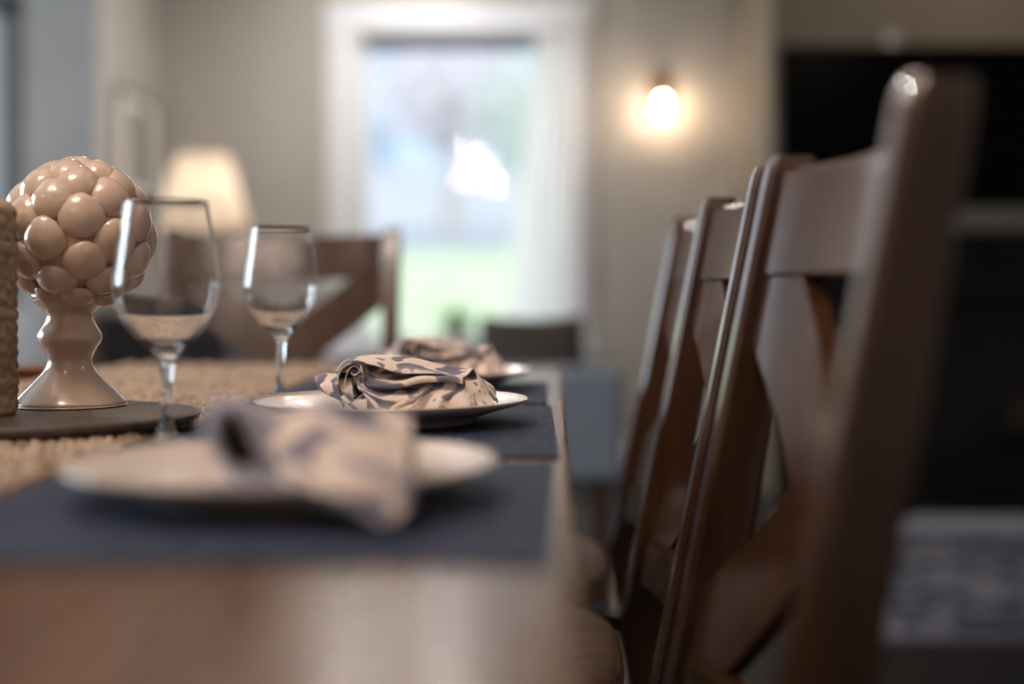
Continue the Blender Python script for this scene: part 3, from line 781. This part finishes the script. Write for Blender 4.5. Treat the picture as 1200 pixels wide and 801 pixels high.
M_floral_r = pmat('napkin_slate_reverse', lin(162, 166, 192), .9, lin(200, 200, 214), 60, sheen=.1)
def napkin_folded():
    c = Cloth(); PX, PY = -.163, 1.42
    def q(zx, zy, y):          # hem drawing of the bundle (detail units) at local depth y -> local metres
        D = PY+y; x = 360+zx/4.286; yy = 390+zy/4.286
        return ((x-651)*D/F-PX, y, CH-(yy-340)*D/F-PZ)
    # top cover: crest line, over to the back, hem at the front
    c.sheet([[q(150, 330, .055), q(250, 330, .06), q(450, 330, .06), q(650, 330, .06), q(840, 330, .055)],
             [q(140, 240, .045), q(240, 175, .05), q(420, 165, .05), q(620, 200, .05), q(840, 230, .045)],
             [q(146, 190, .012), q(200, 132, .012), q(350, 106, .014), q(500, 124, .014), q(700, 165, .01), q(828, 178, .008)],
             [q(152, 195, -.012), q(210, 140, -.014), q(330, 122, -.014), q(480, 145, -.016), q(690, 190, -.014), q(836, 172, -.012)],
             [q(165, 215, -.03), q(225, 146, -.034), q(330, 158, -.034), q(450, 198, -.036), q(540, 208, -.036), q(700, 216, -.036), q(790, 222, -.034), q(846, 168, -.03)]],
            nu=110, nv=44, uv0=(0.3, 1.1), wr=.0022, seed=3)
    # left roll: opening seen from its end
    loop = [(190, 345), (160, 300), (150, 240), (158, 190), (185, 158), (225, 143), (262, 160), (277, 195), (262, 225), (246, 250), (256, 285), (290, 300)]
    c.sheet([[q(x, y, -.040+.0006*i) for i, (x, y) in enumerate(loop)],
             [q(x-2, y+4, -.022) for x, y in loop], [q(x-4, y+10, .0) for x, y in loop], [q(x-6, y+30, .03) for x, y in loop]],
            nu=110, nv=20, uv0=(2.2, .4), wr=.0015, seed=5)
    # inner curl beside the dark opening
    loop = [(176, 300), (188, 250), (200, 200), (222, 170), (246, 166), (262, 186), (256, 205), (236, 212), (218, 200)]
    c.sheet([[q(x, y, -.036) for x, y in loop], [q(x+1, y+4, -.015) for x, y in loop], [q(x, y+10, .01) for x, y in loop]],
            nu=80, nv=12, uv0=(5, 2), wr=.001, seed=6)
    # lower lip of the opening
    loop = [(182, 310), (205, 335), (245, 330), (285, 305), (330, 318), (380, 335)]
    c.sheet([[q(x, y+6, -.046) for x, y in loop], [q(x, y-2, -.03) for x, y in loop], [q(x, y-6, .01) for x, y in loop]], nu=60, nv=12, uv0=(7, 2), wr=.001, seed=7)
    # second layer: pocket behind + rolled hem running to the right corner
    hem2 = [(268, 170), (282, 205), (285, 240), (318, 262), (400, 262), (480, 252), (560, 232), (650, 226), (730, 228), (780, 240)]
    c.sheet([[q(285, 150, -.012), q(400, 160, -.01), q(520, 190, -.01), q(650, 205, -.01), q(800, 205, -.01)],
             [q(285, 195, -.018), q(400, 205, -.014), q(500, 212, -.016), q(650, 214, -.02), q(795, 215, -.022)],
             [q(x, y-8, -.036-.0012*i) for i, (x, y) in enumerate(hem2)],
             [q(x, y+2, -.042-.0012*i) for i, (x, y) in enumerate(hem2)],
             [q(x, y+14, -.040-.0012*i) for i, (x, y) in enumerate(hem2)],
             [q(x, y+18, -.028-.0012*i) for i, (x, y) in enumerate(hem2)]],
            nu=110, nv=36, uv0=(.2, 3.3), wr=.0012, seed=9)
    # middle swag
    c.sheet([[q(250, 240, -.040), q(300, 262, -.036), q(400, 262, -.030), q(520, 262, -.026), q(640, 262, -.024)],
             [q(252, 262, -.046), q(300, 288, -.046), q(390, 305, -.042), q(500, 300, -.038), q(620, 262, -.030)],
             [q(262, 282, -.050), q(310, 308, -.052), q(380, 326, -.052), q(450, 322, -.050), q(560, 300, -.044), q(625, 262, -.036)],
             [q(282, 292, -.052), q(330, 325, -.055), q(400, 348, -.056), q(470, 345, -.054), q(570, 318, -.047), q(632, 266, -.040)],
             [q(300, 300, -.050), q(340, 345, -.050), q(400, 378, -.050), q(470, 380, -.048), q(560, 370, -.046), q(632, 340, -.044)]],
            nu=90, nv=26, uv0=(3.3, 5.1), wr=.0012, seed=11)
    # front drape to the plate with its ridge hem
    c.sheet([[q(600, 262, -.030), q(680, 250, -.036), q(760, 245, -.040), q(850, 228, -.040), q(880, 235, -.034)],
             [q(560, 292, -.040), q(650, 285, -.046), q(760, 290, -.048), q(860, 280, -.046), q(905, 290, -.036)],
             [q(480, 345, -.050), q(560, 334, -.061), q(605, 332, -.051), q(670, 334, -.064), q(720, 335, -.054), q(800, 330, -.058), q(860, 322, -.047), q(925, 325, -.040)],
             [q(425, 380, -.056), q(520, 374, -.068), q(585, 374, -.056), q(650, 377, -.070), q(730, 376, -.058), q(800, 370, -.064), q(870, 358, -.050), q(938, 348, -.044)],
             [q(410, 405, -.056), q(540, 405, -.064), q(700, 405, -.066), q(840, 392, -.060), q(940, 356, -.046)]],
            nu=90, nv=34, uv0=(6.1, 1.6), wr=.0036, seed=13)
    # ridge hem cord of the drape
    c.sheet([[q(412, 400, -.060), q(432, 372, -.061), q(500, 350, -.059), q(570, 318, -.052), q(625, 270, -.042)],
             [q(418, 396, -.064), q(440, 366, -.066), q(505, 342, -.064), q(572, 310, -.057), q(622, 264, -.046)],
             [q(424, 402, -.062), q(446, 376, -.064), q(512, 352, -.062), q(580, 320, -.055), q(632, 270, -.044)]],
            nu=50, nv=8, uv0=(8.1, 4.6), wr=.0003, seed=14)
    # right flank with tucked corner
    c.sheet([[q(800, 215, -.010), q(860, 222, -.006), q(905, 245, .0), q(935, 270, .006), q(948, 300, .01)],
             [q(838, 180, -.030), q(868, 235, -.030), q(900, 262, -.026), q(930, 285, -.018), q(950, 318, -.012)],
             [q(852, 225, -.036), q(884, 262, -.036), q(912, 295, -.034), q(938, 318, -.028), q(954, 335, -.022)],
             [q(870, 300, -.040), q(900, 320, -.040), q(925, 335, -.038), q(945, 345, -.034), q(956, 352, -.028)]],
            nu=50, nv=24, uv0=(4.4, 7.2), wr=.0014, seed=15)
    # dark tucked lining behind the hems
    c.sheet([[q(300, 300, -.034), q(450, 285, -.03), q(600, 250, -.026), q(800, 235, -.024)],
             [q(300, 390, -.034), q(450, 390, -.034), q(640, 390, -.036), q(850, 370, -.030)]], nu=30, nv=8, uv0=(1, 8), wr=.0015, seed=17, m=1)
    # left lobes folded behind
    for k, (dx, dy, dd) in enumerate(((0, 0, 0), (26, 22, -.012))):
        c.sheet([[q(200+dx, 330, .04+dd), q(120+dx, 320, .03+dd), q(70+dx, 285+dy, .018+dd), q(48+dx, 250+dy, .01+dd)],
                 [q(205+dx, 235, .035+dd), q(130+dx, 222+dy*.5, .022+dd), q(80+dx, 215+dy, .01+dd), q(42+dx, 228+dy, .004+dd)],
                 [q(205+dx, 200, .015+dd), q(135+dx, 208+dy*.5, .0+dd), q(84+dx, 206+dy, -.004+dd), q(40+dx, 238+dy, -.004+dd)],
                 [q(200+dx, 250, -.018+dd), q(140+dx, 245+dy*.5, -.020+dd), q(92+dx, 238+dy, -.018+dd), q(46+dx, 252+dy, -.012+dd)],
                 [q(210+dx, 340, -.024+dd), q(160+dx, 330+dy*.5, -.026+dd), q(110+dx, 312+dy*.6, -.022+dd), q(66+dx, 284+dy*.6, -.014+dd)]],
                nu=40, nv=26, uv0=(9+k, 5.5), wr=.0012, seed=20+k)
    # loose hems running forward to the plate
    c.sheet([[q(170, 320, -.050), q(200, 350, -.056), q(235, 378, -.062)], [q(185, 312, -.044), q(215, 345, -.052), q(252, 380, -.058)]], nu=20, nv=5, uv0=(1, 10), wr=.0003, seed=30)
    c.sheet([[q(262, 282, -.050), q(310, 335, -.058), q(365, 395, -.066)], [q(285, 290, -.046), q(330, 335, -.054), q(388, 398, -.062)]], nu=20, nv=6, uv0=(2, 10), wr=.0005, seed=31)
    # under-fold lying in the plate well
    c.sheet([[(-.07, -.03, .012), (-.02, -.045, .010), (.04, -.045, .010), (.085, -.02, .013)], [(-.07, .03, .009), (-.02, .05, .009), (.04, .05, .009), (.08, .03, .010)]], nu=30, nv=12, uv0=(3, 11), wr=.001, seed=32)
    return c.build('cloth_napkin', M_floral)
n2 = napkin_folded(); n2.location = (-.163, 1.42, PZ)
tag(n2, 'crumpled blue-floral cloth napkin in sharp focus on the middle plate', 'napkin', 'floral cloth napkins')
n3 = n2.copy(); C.objects.link(n3); n3.location = (-.168, 1.93, PZ); n3.rotation_euler = (0, 0, math.radians(4)); n3.scale = (.93, .93, 1.05)
n3['label'] = 'blurred folded floral napkin on the farthest plate'

def napkin_draped():
    c = Cloth(); PX, PY = -.174, .909
    def q(x, y, d):
        D = PY+d; return ((x-651)*D/F-PX, d, CH-(y-340)*D/F-PZ)
    # cone-shaped roll on the left, opening towards the camera
    ring = [(318, 556), (296, 571), (272, 560), (253, 536), (243, 505), (248, 479), (264, 466), (284, 474), (300, 499), (315, 529), (334, 558)]
    def sc_(k, dx=0, dy=0): return [(273+(x-273)*k+dx, 514+(y-514)*k+dy) for x, y in ring]
    c.sheet([[q(x, y, .0) for x, y in sc_(.06, 14, 22)], [q(x, y, -.045) for x, y in sc_(.40, 6, 12)], [q(x, y, -.078) for x, y in sc_(.56)], [q(x, y, -.094) for x, y in sc_(.64)]],
            nu=90, nv=20, uv0=(2.5, 1.4), wr=.001, seed=42)
    c.sheet([[q(x, y, -.094) for x, y in sc_(.64)], [q(x, y, -.106) for x, y in sc_(.82)], [q(x, y, -.100) for x, y in sc_(1.0)],
             [q(x, y, -.082) for x, y in sc_(1.03, 2, 2)],
             [q(x+12, y*.90+50, -.03) for x, y in ring], [q(x+32, y*.7+150, .03) for x, y in ring]], nu=90, nv=34, uv0=(.5, .4), wr=.0016, seed=41, m=1)
    # broad draped panel whose point hangs over the front rim
    c.sheet([[q(330, 520, .06), q(380, 522, .065), q(430, 524, .065), q(470, 530, .055)],
             [q(316, 492, .035), q(370, 484, .04), q(425, 486, .04), q(474, 498, .035)],
             [q(308, 484, .0), q(365, 474, .0), q(425, 478, .0), q(482, 492, .0)],
             [q(306, 510, -.05), q(362, 500, -.05), q(425, 505, -.045), q(480, 514, -.035)],
             [q(312, 545, -.09), q(362, 540, -.095), q(420, 544, -.095), q(478, 548, -.08)],
             [q(322, 556, -.112), q(372, 558, -.128), q(430, 564, -.134), q(484, 562, -.122)],
             [q(330, 562, -.128), q(384, 580, -.142), q(452, 613, -.150), q(482, 586, -.140)]],
            nu=80, nv=54, uv0=(4.3, 2.2), wr=.0028, seed=43, uvs=.55)
    # underside fold showing blue along the lower hem
    c.sheet([[q(300, 540, -.085), q(350, 562, -.115), q(420, 592, -.144), q(452, 612, -.149)],
             [q(290, 562, -.100), q(345, 574, -.128), q(415, 600, -.146), q(450, 614, -.150)],
             [q(300, 562, -.095), q(350, 568, -.124), q(410, 588, -.142), q(440, 604, -.147)]], nu=50, nv=14, uv0=(1.2, 6.2), wr=.0015, seed=44, m=1)
    # right flank
    c.sheet([[q(478, 496, .02), q(486, 520, -.01), q(488, 560, -.07), q(484, 576, -.135)],
             [q(466, 520, .02), q(470, 545, -.01), q(474, 572, -.07), q(474, 582, -.138)]], nu=40, nv=10, uv0=(3.2, 8.2), wr=.0015, seed=45)
    c.sheet([[(-.04, -.06, .012), (.02, -.075, .013), (.07, -.06, .013)], [(-.04, .05, .010), (.02, .065, .010), (.07, .05, .010)]], nu=24, nv=12, uv0=(3, 11), wr=.001, seed=46)
    return c.build('cloth_napkin', M_floral)
n1 = napkin_draped(); n1.location = (-.174, .909, PZ)
tag(n1, 'blurred floral napkin draped over the front rim of the nearest plate', 'napkin', 'floral cloth napkins')

# ------------------------------------------------------------------ wine glasses
def make_glass(label):
    t = thing('wine_glass', label, 'glass', group='empty stemmed wine glasses')
    out = [(.0001, 0), (.034, 0), (.0375, .0008), (.0378, .0018), (.034, .0028), (.020, .0050), (.010, .0095), (.0056, .018), (.0048, .035), (.0052, .055), (.0062, .068), (.0082, .0765),
           (.0125, .083), (.0200, .0900), (.0300, .0995), (.0385, .111), (.0437, .125), (.0455, .139), (.0448, .152), (.0427, .167), (.0395, .188), (.0356, .2125)]
    inn = [(.0354, .2127), (.0352, .2124), (.0391, .188), (.0423, .167), (.0444, .152), (.0451, .139), (.0432, .1253), (.0379, .1118), (.0288, .1010), (.0184, .0920), (.008, .0872), (.0001, .0868)]
    from_top = out+inn
    S = [np.array([r, 0, z]) for r, z in from_top]
    # densify
    P = []
    for i in range(len(S)-1):
        for k in range(3): P.append(cr(S, i+k/3))
    P.append(S[-1]); prof = [(max(p[0], .0001), p[2]) for p in P]
    o = obj('bowl_and_stem', MB().lathe(prof, 96), M_glass, t, ang=180)
    return t
RZ = TZ+.0003
g = make_glass('larger-looking empty wine glass overlapping the ceramic ornament'); g.location = (-.328, 1.20, TZ+.0026); g.scale = (.965, .965, .965)
dup(g, (-.327, 1.69, TZ+.0026), 0, 'smaller-looking empty wine glass in front of the head chair')

# ------------------------------------------------------------------ centrepiece: round board, ornament, pillar
BX, BYY = -.508, 1.351
o = obj('round_board', MB().lathe([(.001, 0), (.160, 0), (.165, .002), (.165, .007), (.162, .009), (.001, .009)], 96), M_board, ang=30)
o.location = (BX, BYY, TZ+.0088); tag(o, 'thin dark round wooden board under the ceramic ornament', 'board')
BZ = TZ+.0179
def ornament():
    t = thing('ceramic_artichoke', 'glossy cream ceramic artichoke ball on a waisted pedestal', 'ornament', (-.489, 1.432, BZ))
    k = 1/1164
    prof = [(.2, 0), (60, 0), (64, 3), (63.5, 6), (57, 13), (47, 23), (37, 33), (29, 42), (25, 51), (25.5, 57), (30, 67), (35, 75), (36.5, 80), (35, 86), (29, 96), (26, 104), (27.5, 110), (35, 117), (42, 124), (40, 134), (20, 140), (.2, 140)]
    S = [np.array([r, 0, z], float) for r, z in prof]
    P = [(max(cr(S, q)[0], .1)*k, cr(S, q)[2]*k) for q in np.linspace(0, len(S)-1, 90)]
    obj('pedestal', MB().lathe(P, 72), M_glaze, t, ang=180)
    cz = 200*k; R = .0640; OX = .009
    obj('core', MB().lathe([(max(R*math.cos(a), .0001), cz+R*1.05*math.sin(a)) for a in np.linspace(-PI/2, PI/2, 24)], 40, (OX, 0, 0)), M_glaze, t, ang=180)
    # one petal: bulged oval shell with a blunt tip pointing up
    def petal(w, h):
        mb = MB(); nr, na = 8, 24; rows = []
        for side in (1, -1):
            rows = []
            for i in range(nr+1):
                q = math.sin(PI/2*i/nr); row = []
                for j in range(na+1):
                    a = 2*PI*j/na; ca, sa = math.cos(a), math.sin(a)
                    tip = 1+.10*max(sa, 0)**3; wd = 1-.10*max(sa, 0)**1.5
                    x = q*ca*w/2*wd; z = q*sa*h/2*tip
                    y = (.0108*(1-q*q)**.6 if side > 0 else -.004*(1-q*q)**.5)
                    y -= (x*x)*6.0+z*z*3.5
                    row.append((x, y, z))
                rows.append(row)
            mb.grid(rows)
        me = obj('petal', mb, M_glaze, None, ang=180)
        b = bmesh.new(); b.from_mesh(me.data); bmesh.ops.remove_doubles(b, verts=b.verts, dist=1e-5); bmesh.ops.recalc_face_normals(b, faces=b.faces); b.to_mesh(me.data); b.free()
        return me
    rowsd = [(-62, 6, .036, .032, 20), (-43, 6, .042, .037, -9), (-24, 6, .043, .041, 22), (-6, 6, .044, .043, -8), (12, 6, .0445, .0435, 22),
             (30, 6, .044, .043, -9), (47, 6, .042, .043, 20), (64, 5, .039, .041, -6), (82, 3, .033, .036, 40)]
    first = {}
    for ri, (lat, n, w_, h_, ph) in enumerate(rowsd):
        src = petal(w_*1.01, h_*1.01); src.parent = t; used = False
        for i in range(n):
            az = math.radians(ph+360*i/n-90+random.uniform(-3, 3)); la = math.radians(lat+random.uniform(-1.5, 1.5))
            o = src if not used else src.copy()
            if used: C.objects.link(o)
            used = True
            nrm = Vector((math.cos(la)*math.cos(az), math.cos(la)*math.sin(az), math.sin(la)))
            pos = Vector((OX, 0, cz))+Vector((nrm.x*R, nrm.y*R, nrm.z*R*1.05))+nrm*.0015
            la2 = la-math.radians(6)                          # tips stand a little proud
            n2_ = Vector((math.cos(la2)*math.cos(az), math.cos(la2)*math.sin(az), math.sin(la2)))
            xax = Vector((-math.sin(az), math.cos(az), 0)); zax = xax.cross(n2_)*1.0
            mt = Matrix((xax, n2_, zax)).transposed()
            if mt.determinant() < 0: mt = Matrix((-xax, n2_, zax)).transposed()
            if (mt @ Vector((0, 0, 1))).z < 0: mt = mt @ Matrix.Rotation(PI, 3, 'Y')
            o.matrix_local = Matrix.Translation(pos) @ mt.to_4x4() @ Matrix.Rotation(random.uniform(-.08, .08), 4, 'Y')
ornament()
def pillar():
    t = thing('carved_pillar', 'tall beige pillar with carved lattice relief, cropped by the left edge', 'ornament', (-.548, 1.327, BZ))
    nz, na = 110, 120; rings = []
    for i in range(nz+1):
        z = .203*i/nz; q = z/.203
        r0 = .044*(1-.04*q); 
        if z > .188: r0 *= math.sqrt(max(1-((z-.188)/.0152)**2, .0))*.45+.55
        if z < .004: r0 *= .93+.07*z/.004
        ring = []
        for k in range(na):
            a = 2*PI*k/na
            u = a/(2*PI)*16; v = z/.017
            d1 = abs(math.sin(PI*(u+v)/1)); d2 = abs(math.sin(PI*(u-v)/1))
            rel = -.0022*(math.exp(-(d1/.22)**2)+math.exp(-(d2/.22)**2))+.0007*math.sin(v*9+u*3)
            if .004 < z < .19:
                band = abs((z % .062)-.031) < .004
                r = r0+(.001 if band else rel)
            else: r = r0
            ring.append((r*math.cos(a), r*math.sin(a), z))
        rings.append(ring)
    obj('body', MB().loft(rings), M_pillar, t, ang=180)
    obj('top_cap', MB().lathe([(.020, .2025), (.021, .205), (.018, .207)], 28), M_pillar, t)
pillar()
def dish():
    t = tag(obj('wooden_dish', MB().lathe([(.001, 0), (.02, 0), (.024, .003), (.034, .017), (.032, .0175), (.022, .006), (.001, .004)], 36), M_dwood, ang=40),
            'small brown wooden dish on the runner behind the ceramic ornament', 'dish')
    t.location = (-.80, 2.16, TZ+.0002)
dish()
